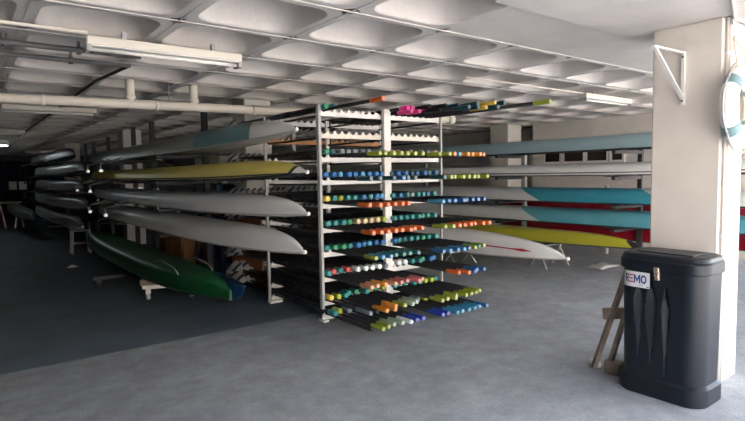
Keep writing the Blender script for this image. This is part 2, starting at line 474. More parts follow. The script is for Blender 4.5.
def lamp(x0, x1, y, z, label, tubem='offtube', group=None, d=.13, h=.10):
    cx = (x0+x1)/2
    r = empty('fluorescent_lamp', (cx, y+d/2, z), label, 'lamp', group); o = (cx, y+d/2, z)
    m = MB(); m.box(x0, x1, y, y+d, z+.035, z+h, bev=.008); m.build('housing', M['cream_steel'], r, o)
    m = MB(); m.box(x0+.02, x1-.02, y+.01, y+d-.01, z+.030, z+.036); m.build('reflector', M['white_steel'], r, o)
    m = MB()
    m.tube([(x0+.03, y+d/2, z+.012), (x1-.03, y+d/2, z+.012)], .014, 10)
    m.build('tube', M[tubem], r, o)
    for xx in (x0, x1-.03):
        m = MB(); m.box(xx, xx+.03, y+.005, y+d-.005, z-.01, z+.04); m.build('end_cap', M['grey_steel'], r, o)
    for xx in (x0+.25, x1-.25):
        m = MB(); m.box(xx, xx+.03, y+.04, y+.08, z+h, CEIL+.001); m.build('mounting_clip', M['grey_steel'], r, o)
lamp(.78, 1.97, 4.40, 2.53, 'cream fluorescent lamp nearest the camera at the top left of the ceiling')
lamp(.50, 1.68, 9.0, 2.53, 'unlit fluorescent lamp hanging just under the long drain pipe at left')
lamp(-.1, 1.15, 13.6, 2.53, 'dim fluorescent lamp third in line into the dark left side')
lamp(.2, 1.15, 18.5, 2.53, 'lit white fluorescent lamp deep in the dark left side', 'tube')
lamp(1.9, 3.0, 23., 2.53, 'faint fluorescent lamp farthest back under the ceiling')
lamp(6.92, 8.15, 4.22, 2.56, 'cream fluorescent lamp at the right between oar rack and cream column', h=.10)
m = MB(); m.tube([(-2.5, 4.50, 2.66), (.80, 4.47, 2.66)], .012, 8); tag(m.build('conduit', M['cream_steel'], None, (-1, 4.5, 2.66)), 'thin pale conduit leading left from the nearest lamp', 'pipe')
m = MB(); m.tube([(4.6, 4.30, 2.668), (6.92, 4.28, 2.66)], .010, 8); tag(m.build('conduit', M['cream_steel'], None, (5.5, 4.3, 2.66)), 'thin pale conduit leading to the lamp near the cream column', 'pipe')
for yy, zz, r_, lb in ((4.95, 2.62, .022, 'upper of the dark pipes crossing the ceiling at top left'), (5.35, 2.61, .020, 'dark pipe with clamps crossing the ceiling behind the nearest lamp')):
    m = MB(); m.tube([(-3, yy, zz), (1.28, yy-.03, zz)], r_, 8)
    for k in range(5): m.tube([(-1.2+.5*k, yy-.01, zz), (-1.17+.5*k, yy-.01, zz)], r_+.012, 8); m.box(-1.195+.5*k, -1.175+.5*k, yy-.015, yy-.005, zz, CEIL+.001)
    tag(m.build('dark_pipe', M['pipe_dark'], None, (0, yy, zz)), lb, 'pipe')
m = MB(); m.tube([(1.28, 5.32, 2.61), (1.22, 6.5, 2.64), (1.2, 16.0, 2.64)], .016, 8)
tag(m.build('dark_pipe', M['dark_steel'], None, (1.2, 8, 2.64)), 'dark thin pipe running into the depth above the drain pipe', 'pipe')

# ------------------------------------------------------------ oar rack
RX0, RX1, RXM = 3.06, 4.82, 3.95
RYF, RYB = 4.94, 6.18
LEV = [2.265, 2.03, 1.775, 1.53, 1.275, 1.01, .745, .475, .215, .02]   # rail tops, shelf 1 at the top
rk = empty('oar_rack', (RX0, RYF, 0), 'tall white steel oar rack with ten notched shelves full of oars', 'rack')
o = (RX0, RYF, 0)
def post(x, y, w, d, z0, z1, m_):
    q = MB(); q.box(x-w/2, x+w/2, y-d/2, y+d/2, z0, z1); q.build('post', M[m_], rk, o)
post(RX0-.015, RYF, .03, .05, .15, 2.33, 'grey_steel'); post(RX0-.03, RYB, .03, .04, 0, 2.31, 'grey_steel')
post(RXM, RYF-.01, .095, .05, 0, 2.33, 'white_steel'); post(RXM, RYB+.02, .05, .04, 0, 2.31, 'white_steel')
post(RX1+.012, RYF, .02, .03, 0, 2.29, 'grey_steel'); post(RX1+.012, RYB, .02, .03, 0, 2.29, 'grey_steel')
SP = .0945
def slot_x(bay, k): return (RX0+.065 if bay == 0 else RXM+.085)+SP*k
def rail(y, z, m_):
    q = MB()
    for bay, (xa, xb) in enumerate(((RX0, RXM-.048), (RXM+.048, RX1))):
        h = .045; d = .022
        top = []; x = xa
        pts = [(xa, z+.0)]
        for k in range(9):
            cx = slot_x(bay, k)
            if cx+.036 > xb: break
            for t in range(7):
                a = PI+PI*t/6
                pts.append((cx+.037*math.cos(a), z+.034+.034*math.sin(a)))
        pts.append((xb, z+.0))
        pts = [(p[0], max(p[1], z-.004)) if False else p for p in pts]
        n = len(pts)
        vs = [(px, y+s*d/2, pz) for s in (-1, 1) for px, pz in pts] + [(px, y+s*d/2, z-h) for s in (-1, 1) for px, pz in pts]
        fs = []
        for i in range(n-1):
            fs += [(2*n+i, 2*n+i+1, i+1, i), (n+i, n+i+1, 3*n+i+1, 3*n+i), (i, i+1, n+i+1, n+i), (3*n+i, 3*n+i+1, 2*n+i+1, 2*n+i)]
        fs += [(0, n, 3*n, 2*n), (n-1, 2*n+n-1, 3*n+n-1, 2*n-1)]
        q.add(vs, fs)
    q.build('notched_rail', M[m_], rk, o)
for k, z in enumerate(LEV):
    if z < .1:
        z = .06
    rail(RYF+.036, z, 'white_steel' if k != 1 else 'cream_steel')
    rail(RYB, z, 'white_steel' if k != 1 else 'orangewood')
    for xx in (RX0+.012, RXM, RX1-.012):
        if k == 9: continue
        q = MB(); q.box(xx-.010, xx+.010, RYF+.048, RYB-.012, z-.055, z-.035); q.build('side_rail', M['dark_steel'], rk, o)
for xx in (RX0, RX1):
    q = MB(); q.box(xx-.01, xx+.05, RYF-.02, RYF+.10, 0, .02); q.build('foot', M['white_steel'], rk, o)
    q = MB(); q.box(xx-.06, xx+.10, RYB-.10, RYB-.012, 0, .03); q.build('foot', M['white_steel'], rk, o)

# ------------------------------------------------------------ oars
GC = {'teal': (.015,.20,.20), 'darkteal': (.008,.075,.10), 'blue': (.01,.12,.34), 'royal': (.01,.04,.42), 'lightblue': (.05,.27,.48),
      'lime': (.32,.38,.025), 'palegreen': (.36,.48,.34), 'green': (.02,.24,.12), 'orange': (.80,.15,.015), 'amber': (.80,.30,.02), 'peach': (.70,.34,.17),
      'pink': (.62,.17,.16), 'magenta': (.75,.02,.26), 'yellow': (.72,.52,.08), 'tan': (.60,.47,.28), 'white': (.75,.78,.80),
      'red': (.55,.08,.08), 'black': (.012,.012,.014), 'grey': (.18,.22,.25)}
GM = {('long', k): banded('long_grip_'+k, [tuple(.75*c+.14 for c in v) if k != 'black' else v, v], [.010], 0, .45) for k, v in GC.items()}
GM.update({('short', k): mat('short_grip_'+k, tuple(min(1, 1.15*c+.01) for c in v), .4) for k, v in GC.items()})
bladeM = [banded('blade_white_navy', [(.012,.02,.08), (.66,.68,.70)], [2.62], .0, .35),]
def blade_mesh(L, name, w=.105):
    q = MB(); y0, y1 = L-.46, L
    up = [(0,.014),(.06,.03),(.14,.07),(.24,.093),(.36,w),(.455,w*.98),(.46,w*.9)]
    lo = [(0,-.014),(.06,-.028),(.14,-.055),(.24,-.085),(.36,-.105),(.445,-.11),(.46,-.10)]
    th = PI*.24
    def P3(s, t, side): 
        curve = .025*math.sin(PI*s/.46)*1.0
        u = t; v = curve+side
        return (u*math.cos(th)-v*math.sin(th), y0+s, u*math.sin(th)+v*math.cos(th))
    rings = []
    for (s, a), (_, c) in zip(up, lo):
        rings.append([P3(s, a, .003), P3(s, (a+c)/2, .009), P3(s, c, .003), P3(s, c, -.003), P3(s, (a+c)/2, .001), P3(s, a, -.003)])
    q.loft(rings, smooth=False); return q
MESH = {}
def shared(key, fn, m_):
    if key not in MESH:
        q = fn(); ob = q.build(key[0], m_); MESH[key] = ob.data; bpy.data.objects.remove(ob)
    return MESH[key]
bl_s = banded('blade_paint_sculls', [(.88,.89,.90), (.012,.03,.10), (.88,.89,.90)], [2.42, 2.50], .25, .35)
bl_l = banded('blade_paint_sweeps', [(.78,.80,.82), (.015,.02,.05), (.78,.80,.82)], [3.10, 3.2], .25, .35)
def oar_parts(kind, colour):
    L = 2.72 if kind == 'short' else 3.45
    g = .14 if kind == 'short' else (.20 if colour in ('orange','lime','blue','pink','peach') else .24)
    def tube(y0, y1, r0, r1=None, n=8):
        def f():
            q = MB(); q.tube([(0,y0,0), (0,y1,0)], [r0, r1 or r0], n); return q
        return f
    def grip():
        q = MB(); q.tube([(0,0,0),(0,.004,0),(0,.02,0),(0,g-.015,0),(0,g,0)], ([.017,.0225,.024,.0225,.019] if kind == 'long' else [.020,.030,.031,.029,.022]), 10); return q
    sl = .78 if kind == 'short' else 1.02
    return [('shaft', shared(('shaft',kind), tube(g-.005, L-.45, .020, .0135), M['carbon'])),
            ('grip', shared(('grip',kind,colour), grip, GM[(kind, colour)])),
            ('sleeve', shared(('sleeve',kind), tube(sl, sl+.22, .0225), M['black'])),
            ('label_band', shared(('label_band',kind), tube(.42 if kind == 'long' else .30, .50 if kind == 'long' else .36, .0182), M['paper'])),
            ('blade', shared(('blade',kind), lambda: blade_mesh(L, 'blade'), bl_s if kind == 'short' else bl_l))]
PROTO = {}
ORD = ['leftmost','second','third','fourth','fifth','sixth','seventh','eighth','ninth','tenth','eleventh','twelfth']
SH = ['top','second','third','fourth','fifth','sixth','seventh','eighth','ninth','bottom']
CN = {'darkteal':'dark-teal','royal':'royal-blue','lightblue':'light-blue','palegreen':'pale-green','amber':'amber'}
NO = [0]
def oar(kind, colour, x, y, z, label, group):
    kind = 'long' if kind == 'stacked' else kind; key = (kind, colour); NO[0] += 1
    nm = 'sculling_oar' if kind == 'short' else 'sweep_oar'
    if key not in PROTO:
        r = empty(nm, (x, y, z), label, 'oar', group)
        for pn, me in oar_parts(kind, colour):
            c = bpy.data.objects.new(pn, me); COL.objects.link(c); c.parent = r
        PROTO[key] = r; return r
    return copy_tree(PROTO[key], (x, y, z), label, group)
def row(level, bay, kind, cols, ytip=None, dz=0., x0=0, tips=None):
    """cols: colour per slot (None = empty)"""
    z = LEV[level] if level < 9 else .06
    seq = [i for i, c in enumerate(cols) if c]
    bn_ = ('left', 'right')[bay]
    for n_, i in enumerate(seq):
        c = cols[i]; x = slot_x(bay, i+x0)
        if kind == 'stacked': x += SP/2; zz = z+.065
        elif kind == 'long': zz = z+.020
        else: x -= SP*.35; zz = z+.065+dz
        y = (tips[i] if tips else ytip) + random.uniform(-.03, .03)*(1.8 if level > 6 else 1)
        pos = 'leftmost' if n_ == 0 else (ORD[n_]+' from left')
        shelf = SH[level]+' shelf' if level in (0, 9) else SH[level]+' shelf down'
        if kind == 'stacked': lab = 'long black oar with %s grip, %s in upper layer, top right shelf' % (CN.get(c, c), pos)
        else: lab = '%s black oar with %s grip, %s in %s bay of %s' % (kind, CN.get(c, c), pos, bn_, shelf)
        oar(kind, c, x, y, zz, lab, '%s oars in the %s bay of the %s' % (kind, bn_, shelf))
N_ = None
S, L_ = 'short', 'long'
ys, yl_ = 4.86, 4.13
# shelf 1 (top)
row(0, 0, S, ['green','teal',N_,N_,N_,N_,N_,N_,N_], ys, dz=-.02)
row(0, 0, L_, ['orange'], 3.92)
row(0, 1, S, ['magenta','magenta','magenta','magenta','lime','grey','green','darkteal'], tips=[4.62,4.62,4.60,4.58,4.5,4.5,4.5,4.5], dz=-.01)
row(0, 1, L_, ['magenta','magenta','black','darkteal','darkteal','yellow','darkteal','lime'], tips=[4.6,4.55,4.3,4.0,3.95,3.9,3.8,3.25])
row(0, 1, 'stacked', ['magenta','black','black','darkteal','darkteal','yellow','darkteal'], tips=[4.62,4.4,4.3,4.15,4.0,3.85,3.8])
# shelf 3
row(2, 0, S, ['green','darkteal','grey','grey','grey','grey','grey','darkteal','grey'], ys)
row(2, 0, L_, [N_,'lime','lime','lime','lime','lime','lime','lime'], yl_)
row(2, 1, S, ['tan','tan','black','tan','black','tan','grey','tan'], ys)
row(2, 1, L_, ['lime','lime','amber','lightblue','amber','amber','amber','orange'], yl_-.03)
# shelf 4
row(3, 0, S, ['blue','blue','lightblue','blue','blue','lightblue','blue','blue','blue'], ys)
row(3, 0, L_, [N_,'darkteal','darkteal',N_,'darkteal','blue','darkteal','darkteal'], yl_+.1)
row(3, 1, S, ['darkteal','blue','blue','darkteal','blue','blue','darkteal','blue'], ys)
row(3, 1, L_, ['darkteal','lime','lime','lime','lime','lime','lime','lime'], yl_-.05)
# shelf 5
row(4, 0, S, ['yellow','teal','lime','teal','teal','blue','teal','blue','lightblue'], ys)
row(4, 0, L_, ['orange','orange','orange','orange','orange','orange',N_,N_], yl_)
row(4, 1, S, ['teal','blue','teal','grey','teal','teal','blue','teal'], ys)
row(4, 1, L_, ['lightblue','blue','blue','blue','blue','blue','blue','blue'], yl_-.05)
# shelf 6
row(5, 0, S, ['teal','teal','teal','green','tan','tan','tan','tan','lime'], ys)
row(5, 0, L_, ['orange','orange','orange','orange','orange','orange','orange','orange'], yl_)
row(5, 1, S, ['teal','teal','teal','teal','teal','green','teal','teal'], ys)
row(5, 1, L_, ['lime','lime','orange','orange','orange','orange','orange','orange'], yl_-.08)
# shelf 7
row(6, 0, S, ['teal','green','green','teal','blue','blue','lightblue','blue','blue'], ys)
row(6, 0, L_, [N_,'lime','lightblue','lightblue','teal','teal','teal','teal'], yl_+.08)
row(6, 1, S, ['blue','teal','darkteal','teal','teal','green','teal','teal'], ys)
row(6, 1, L_, ['blue','lightblue','blue','lightblue','blue','lime','green','lime'], yl_-.05)
# shelf 8
row(7, 0, S, ['teal','red','teal','red','white','white','white','white','grey'], ys)
row(7, 0, L_, ['peach','peach','amber','peach','pink','pink','pink','pink'], yl_)
row(7, 1, S, ['white','white','white','teal','teal','green','blue','blue'], ys)
row(7, 1, L_, [N_,N_,N_,'orange','orange','blue','blue','blue'], yl_-.05)
# shelf 9
row(8, 0, S, ['yellow','lime','teal','teal','green','teal','lime','green','lime'], ys)
row(8, 0, L_, ['grey','black','amber','amber','amber','lime','palegreen','palegreen'], yl_+.06)
row(8, 1, S, ['teal','teal','green','teal','green','lime','lime','teal'], ys)
row(8, 1, L_, ['lime','lime','lime','lime','lime','lime','lime','lime'], yl_)
# bottom shelf
row(9, 0, S, ['teal','lime','grey','teal','grey','lightblue','grey','grey','grey'], ys-.1)
row(9, 0, L_, ['black','lime','lime','palegreen','palegreen','white','royal','royal'], yl_+.0)
row(9, 1, S, ['grey','palegreen','grey','lime','grey','lightblue','grey','blue'], ys-.2)
row(9, 1, L_, ['royal','royal','lightblue','lightblue','lightblue','lightblue','lightblue','blue'], yl_-.06)

# ------------------------------------------------------------ boats
def hull(name, label, x, ya, yb, zs, D, W, hm, dm='deckdark', flip=True, tipz=.06, ball='white', cat='boat', group=None, mind=.02,
         rig=(), n=44, p=2.6, ballr=.02, keel_p=9, stripe=None, full=.55, rigm='steel', arrow=False):
    """long racing shell from ya (near tip) to yb; zs = level of the deck edge, D = depth of the hull, W = beam"""
    r = empty(name, (x, ya, zs), label, cat, group); sg = 1 if flip else -1
    Lg = yb-ya; rings = []; edge = []
    for i in range(n+1):
        t = .5-.5*math.cos(PI*i/n); u = abs(2*t-1)
        w = max(.012, W/2*(1-u**p)**.8); d = max(mind, D*(1-u**keel_p)**.62)
        s0 = tipz*u**4*(1 if flip else 1)
        ring = []
        for k in range(13):
            a = PI*k/12
            cx = math.cos(a); sx = math.sin(a)
            ring.append((w*math.copysign(abs(cx)**full, cx), Lg*t, s0+sg*d*sx**.9))
        rings.append(ring); edge.append((w, Lg*t, s0))
    m = MB(); m.loft(rings, closed=False, caps=False)
    m.f.append(list(range(13))); m.m.append(0); m.sm.append(False)
    o_ = len(m.v)-13; m.f.append([o_+k for k in range(13)][::-1]); m.m.append(0); m.sm.append(False)
    m.build('hull', hm if not isinstance(hm, str) else M[hm], r)
    # deck with a cockpit well in the middle
    m = MB(); dr = []
    for i, (w, y, s) in enumerate(edge):
        t = i/n; c = .02 if (.28 < t < .72) else -.018*min(1, w/.1)
        dr.append([(w*.995, y, s), (w*.6, y, s+sg*c), (0, y, s+sg*c*1.3), (-w*.6, y, s+sg*c), (-w*.995, y, s)])
    m.loft(dr, closed=False, caps=False); m.build('deck', M[dm], r)
    m = MB()
    for sd in (1, -1): m.tube([(sd*e[0], e[1], e[2]) for e in edge], .009, 6)
    m.build('gunwale', M['dark_steel'] if dm == 'deckdark' else M[dm], r)
    if ball: 
        m = MB(); m.sphere((0, -ballr*.8, tipz+sg*.012), ballr); m.build('bow_ball', M[ball], r)
    for ry in rig:
        y = ry-ya
        for sd in (1, -1):
            m = MB()
            a, b2 = (sd*W*.42, y-.28, -.0*sg), (sd*W*.42, y+.22, 0)
            e = (sd*.62, y, -sg*.09)
            m.tube([a, e], .009, 6); m.tube([b2, e], .009, 6); m.tube([(sd*W*.42, y, sg*.05), e], .008, 6)
            m.tube([e, (e[0], e[1], e[2]-sg*.09)], .012, 8)
            m.box(e[0]-.025, e[0]+.025, y-.03, y+.03, min(e[2]-sg*.09, e[2]-sg*.14), max(e[2]-sg*.09, e[2]-sg*.14))
            m.build('rigger', M[rigm], r)
    if stripe:
        z0_, z1_, ya_, yb_, sm_ = stripe
        m = MB(); vs = []; 
        rows_ = []
        for i in range(n+1):
            w, y, s = edge[i]
            if ya_ <= y+ya <= yb_:
                u = abs(2*(y/Lg)-1); d = max(.02, D*(1-u**keel_p)**.62)
                pr = []
                q0, q1 = z0_, z1_
                if arrow and y+ya < ya_+.32:
                    hh = .17*max(0, (y+ya-ya_))/.32; q0, q1 = (z0_+z1_)/2-hh, (z0_+z1_)/2+hh
                for f in (q0, q1):
                    sx = f**(1/.9); a = math.asin(min(1, sx)); cx = math.cos(a)
                    pr.append((-(w*abs(cx)**full)-.003, y, s+sg*d*f))
                rows_.append(pr)
        m.loft(rows_, closed=False, caps=False); m.build('stripe', M[sm_], r)
    return r
XL = 2.58
b1 = banded('hull_teal_white', [(.66,.66,.64), (.075,.20,.22), (.28,.28,.27)], [.78, 2.25], 0, .3)
hull('rowing_shell', 'teal and grey rowing shell with white bow, topmost on the left rack', XL, 4.6, 14.8, 1.93, .23, .50, b1, 'deck', tipz=.09, rig=(10.4, 11.6), p=3.4)
b2_ = banded('hull_yellow', [(.70,.70,.66), (.02,.02,.02), (.72,.58,.12)], [.30, .36], 1.4, .3)
hull('rowing_shell', 'yellow rowing shell with black edge line, second down on the left rack', XL, 4.42, 14.8, 1.55, .20, .48, b2_, 'deckdark', tipz=.06, rig=(11.5, 12.9), p=3.4, stripe=(.08,.16,4.5,12.5,'dark_steel'))
hull('rowing_shell', 'grey white rowing shell third down on the left rack', XL, 4.42, 14.6, 1.16, .225, .50, 'offwhite', 'deck', tipz=.06, rig=(10.2, 11.6), p=3.6)
hull('rowing_shell', 'grey white rowing shell lowest on the left rack above the green boat', XL, 4.50, 14.0, .79, .245, .52, 'offwhite', 'deck', tipz=.06, p=3.6)
# green boat upright on a trolley
gb = hull('gig_boat', 'wide green boat lying upturned on a low white trolley on the floor', 2.1, 5.15, 12.6, .30, .235, .60, 'green', 'deckdark', tipz=.06, ball=None, p=3.2, keel_p=9., full=.5, mind=.10)
m = MB()
for sd in (1, -1): m.tube([(sd*.20, 1.0, .20), (sd*.20, 1.15, .255), (sd*.20, 1.6, .28), (sd*.20, 2.0, .22)], .009, 8)
m.build('bright_line', M['steel'], gb)  # bright line along the upturned hull, drawn as thin metal tubes
tr = empty('boat_trolley', (2.0, 7.3, 0), 'low white wheeled trolley under the green boat', 'trolley'); o = (2.0, 7.3, 0)
m = MB(); m.bar((1.82, 7.39, .17), (2.42, 7.16, .17), .07, .05); m.build('crossbeam', M['white_steel'], tr, o)
m = MB(); m.bar((1.80, 7.40, .235), (2.3, 7.21, .235), .10, .08); m.build('wood_pad', M['wood'], tr, o)
m = MB(); m.bar((1.9, 7.35, .17), (1.9, 9.1, .17), .05, .04); m.build('long_beam', M['dark_steel'], tr, o)
m = MB(); m.bar((1.45, 8.6, .15), (2.4, 8.6, .15), .05, .05); m.build('rear_beam', M['dark_steel'], tr, o)
for (x, y, mm) in ((1.88, 7.37, 'white_steel'), (2.38, 7.17, 'white_steel'), (1.52, 8.6, 'dark_steel'), (2.3, 8.6, 'dark_steel')):
    m = MB(); m.tube([(x-.018, y, .045), (x+.018, y, .045)], .045, 14); m.box(x-.03, x+.03, y-.02, y+.02, .07, .15); m.build('wheel', M[mm], tr, o)
hull('kayak', 'dark blue kayak end on the floor beside the green boat', 2.62, 6.0, 9.6, .26, .24, .34, 'bluecover', 'bluecover', flip=False, ball=None, p=3, full=.6, tipz=.03)

# left rack
lrk = empty('boat_rack', (2.98, 8.0, 0), 'dark steel boat rack with arms carrying the left hand shells', 'rack'); o = (2.98, 8.0, 0)
for y in (8.1, 10.9, 12.3):
    m = MB(); m.box(2.94, 3.02, y-.04, y+.04, 0, CEIL-.03); m.build('post', M['dark_steel'], lrk, o)
    for z in (1.93, 1.545, 1.155, .785):
        m = MB(); m.box(2.26, 2.94, y-.025, y+.025, z-.06, z-.022); m.build('arm', M['dark_steel'], lrk, o)
# farther shells left
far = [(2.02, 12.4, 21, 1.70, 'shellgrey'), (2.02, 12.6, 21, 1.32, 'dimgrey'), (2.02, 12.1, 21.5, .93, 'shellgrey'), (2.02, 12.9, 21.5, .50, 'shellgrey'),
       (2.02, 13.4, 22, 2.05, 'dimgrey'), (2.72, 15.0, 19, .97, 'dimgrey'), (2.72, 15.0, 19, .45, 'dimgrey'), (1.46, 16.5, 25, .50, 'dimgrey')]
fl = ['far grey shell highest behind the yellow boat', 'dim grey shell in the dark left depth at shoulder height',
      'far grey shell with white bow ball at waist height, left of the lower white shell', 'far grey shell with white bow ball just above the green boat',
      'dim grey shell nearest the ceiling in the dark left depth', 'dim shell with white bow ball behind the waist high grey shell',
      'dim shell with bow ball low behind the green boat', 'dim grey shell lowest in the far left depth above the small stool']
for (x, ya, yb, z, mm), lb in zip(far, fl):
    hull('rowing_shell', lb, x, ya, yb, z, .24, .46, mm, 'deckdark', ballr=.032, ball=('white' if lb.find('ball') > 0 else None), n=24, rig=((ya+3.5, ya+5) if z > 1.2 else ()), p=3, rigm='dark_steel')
m_ = empty('boat_rack', (3.2, 16, 0), 'dark far boat rack holding the dim grey shells', 'rack'); o = (3.2, 16, 0)
for y in (15.6, 17.6, 18.9):
    m = MB(); m.box(3.12, 3.2, y-.04, y+.04, 0, CEIL-.03); m.build('post', M['dark_steel'], m_, o)
    for z in (2.05, 1.72, 1.25, .95, .45):
        m = MB(); m.box(1.7, 3.12, y-.025, y+.025, z-.06, z-.025); m.build('arm', M['dark_steel'], m_, o)

# right rack shells
XR = 8.5
tw_b = banded('hull_white_teal', [(.66,.70,.72), (.045,.29,.39), (.66,.68,.69)], [2.13, 4.40], -2.2, .3)
hull('rowing_shell', 'pale blue rowing shell topmost on the right rack', XR, 1.3, 13.5, 1.92, .24, .52, 'paleblue', 'deckdark', tipz=.05, rig=(3.5,), p=5, rigm='dark_steel')
hull('rowing_shell', 'all white rowing shell second down on the right rack', XR, 1.4, 13.8, 1.51, .20, .50, 'white', 'deckdark', tipz=.05, rig=(3.6,), p=5, rigm='dark_steel', stripe=(.18,.26,1.6,13,'dark_steel'))
hull('rowing_shell', 'white shell with teal middle, upper of the two on the right rack', XR, 1.5, 13.6, 1.055, .245, .52, tw_b, 'deckdark', tipz=.05, rig=(3.4,), p=5, rigm='dark_steel')
tw_c = banded('hull_white_teal_lower', [(.66,.70,.72), (.11,.37,.46), (.66,.68,.69)], [.3, 4.40], -2.2, .3)
hull('rowing_shell', 'white shell with teal middle, lower of the two, above the red hull', XR, 1.5, 13.6, .69, .25, .52, tw_c, 'deckdark', tipz=.05, p=5)
hull('rowing_shell', 'red shell lying behind the two teal boats at upper level', 9.55, 1.6, 8.0, .80, .22, .46, 'red', 'deckdark', tipz=.05, p=4)
hull('rowing_shell', 'red shell low down behind the olive boat', 9.2, 1.6, 7.6, .40, .27, .50, 'red', 'deckdark', tipz=.05, p=4)
rr = empty('boat_rack', (9.05, 6.6, 0), 'grey upright boat rack carrying the pale blue, white and teal shells', 'rack'); o = (9.05, 6.6, 0)
for y in (6.75, 4.45, 2.2, 9.6):
    m = MB(); m.box(8.86, 8.93, y-.035, y+.035, 0, 2.0); m.build('post', M['grey_steel'] if y != 4.45 else M['dark_steel'], rr, o)
    for z in (1.92, 1.51, 1.055, .69):
        m = MB(); m.box(8.05, 8.86, y-.03, y+.03, z-.07, z-.022); m.build('arm', M['dark_steel'], rr, o)
        m = MB(); m.box(8.15, 8.78, y-.05, y+.22, z-.022, z-.012); m.build('pad', M['black'], rr, o)
m = MB(); m.box(9.75, 9.81, 4.4, 4.46, 0, 1.3); m.box(9.2, 9.75, 4.41, 4.45, .75, .78); m.box(9.75, 9.81, 5.5, 5.56, 0, 1.3); m.box(9.3, 9.75, 5.51, 5.55, .75, .78)
tag(m.build('rack_post', M['grey_steel'], None, (9.78, 4.43, 0)), 'grey support frame under the red shells by the wall', 'rack')

# shells on trestles on the floor, right
hull('rowing_shell', 'white shell with red arrow stripe lying nearest on low trestles', 6.9, 4.5, 13.0, .25, .38, .60, 'white', 'deck', tipz=.07, ballr=.03, p=3., keel_p=4.2, stripe=(.42,.48,5.0,12.0,'redline'), arrow=True)
ol = hull('rowing_shell', 'olive yellow shell with dark tip on trestles behind the black drum case', 7.8, 3.85, 12.5, .42, .205, .52, banded('hull_olive', [(.02,.02,.02), (.37,.35,.03)], [.10], -1.0, .28), 'deckdark', tipz=.03, ball=None, p=2.8)
def trestle(x, y, h, w, label, mm='steel'):
    r = empty('boat_trestle', (x, y, 0), label, 'trestle'); o = (x, y, 0)
    for sd in (1, -1):
        for s2 in (1, -1):
            q = MB(); q.tube([(x+sd*w/2, y+s2*.16, 0), (x+sd*w/2*.9, y-s2*.05, h)], .014, 8); q.build('leg', M[mm], r, o)
    q = MB(); q.tube([(x-w/2, y+.04, h-.02), (x+w/2, y+.04, h-.02)], .016, 8); q.tube([(x-w/2, y-.04, h-.02), (x+w/2, y-.04, h-.02)], .016, 8); q.build('crossbar', M[mm], r, o)
    q = MB(); q.box(x-w/2+.05, x+w/2-.05, y-.06, y+.06, h-.012, h+.0); q.build('sling', M['black'], r, o)
trestle(7.8, 5.4, .395, .62, 'metal folding trestle under the near end of the olive shell', 'grey_steel')
trestle(7.8, 8.2, .395, .62, 'metal folding trestle under the far part of the olive shell')
trestle(6.9, 6.6, .24, .5, 'low metal trestle under the white arrow striped shell')
trestle(6.9, 9.4, .24, .5, 'low metal trestle under the far end of the white striped shell')
m = MB(); vs = []
for i in range(7):
    for j in range(5):
        vs.append((8.05+.09*i, 4.62+.07*j, .012+.02*random.random()+(.05 if 0 < i < 6 and 0 < j < 4 else 0)*random.random()))
m.add(vs, [(i*5+j, (i+1)*5+j, (i+1)*5+j+1, i*5+j+1) for i in range(6) for j in range(4)], 0, True)
for i in range(7):
    for j in range(5): pass
ob = m.build('plastic_sheet', M['grey_steel'], None, (8.1, 4.7, 0)); tag(ob, 'crumpled grey sheet on the floor under the olive shell', 'sheet')
ob.modifiers.new('thickness', 'SOLIDIFY').thickness = .006

# ------------------------------------------------------------ odds and ends behind
pn = MB(); pn.box(3.26, 3.29, 6.85, 7.9, 0, 1.15); tag(pn.build('plywood_panel', M['brown'], None, (3.27, 7.3, 0)), 'brown wooden panel standing behind the oar blades', 'panel')
cb = empty('wooden_cabinet', (3.4, 12.0, 0), 'orange brown wooden cabinet behind the lower white shell', 'cabinet'); o = (3.4, 12.0, 0)
m = MB(); m.box(3.1, 3.7, 9.7, 11.6, 0, .78, bev=.01); m.build('body', M['orangewood'], cb, o)
m = MB(); m.box(3.08, 3.1, 9.74, 10.6, .05, .74); m.build('door', M['orangewood'], cb, o)
m = MB(); m.box(3.08, 3.1, 10.64, 11.56, .05, .74); m.build('door', M['orangewood'], cb, o)
sl = empty('shelf_unit', (3.25, 8.9, 0), 'dark blue metal shelves between the wooden cabinet and the grey column', 'shelves'); o = (3.25, 8.9, 0)
for y in (8.3, 9.5):
    for x in (3.28, 3.78):
        m = MB(); m.box(x-.02, x+.02, y-.02, y+.02, 0, 1.5); m.build('post', M['bluecover'], sl, o)
for z in (.15, .6, 1.05, 1.45):
    m = MB(); m.box(3.28, 3.78, 8.3, 9.5, z, z+.03); m.build('shelf', M['bluecover'], sl, o)
m = MB(); m.box(3.8, 3.82, 8.3, 9.5, 0, 1.5); m.build('back_panel', M['navy'], sl, o)
for k, (y, z, mm, lb) in enumerate([(8.5, .18, 'navy', 'dark navy crate at the near end of the bottom shelf'), (9.1, .18, 'bluecover', 'blue crate at the far end of the bottom shelf'),
                                    (8.7, .63, 'navy', 'dark navy crate on the middle blue shelf'), (9.15, 1.08, 'grey_steel', 'grey crate on the upper blue shelf')]):
    m = MB(); m.box(3.32, 3.68, y-.15, y+.2, z, z+.27, bev=.012); tag(m.build('crate', M[mm], None, (3.3, y, z)), lb, 'crate')
m = MB(); m.box(3.28, 3.7, 8.32, 9.45, 1.48, 1.92, bev=.01); tag(m.build('lit_area_box', M['cream_steel'], None, (3.3, 8.9, 1.48)), 'cream box added on the dark blue shelves for the lit area behind the yellow boat', 'box')  # added pale box, stands in for a brightly lit area in the background
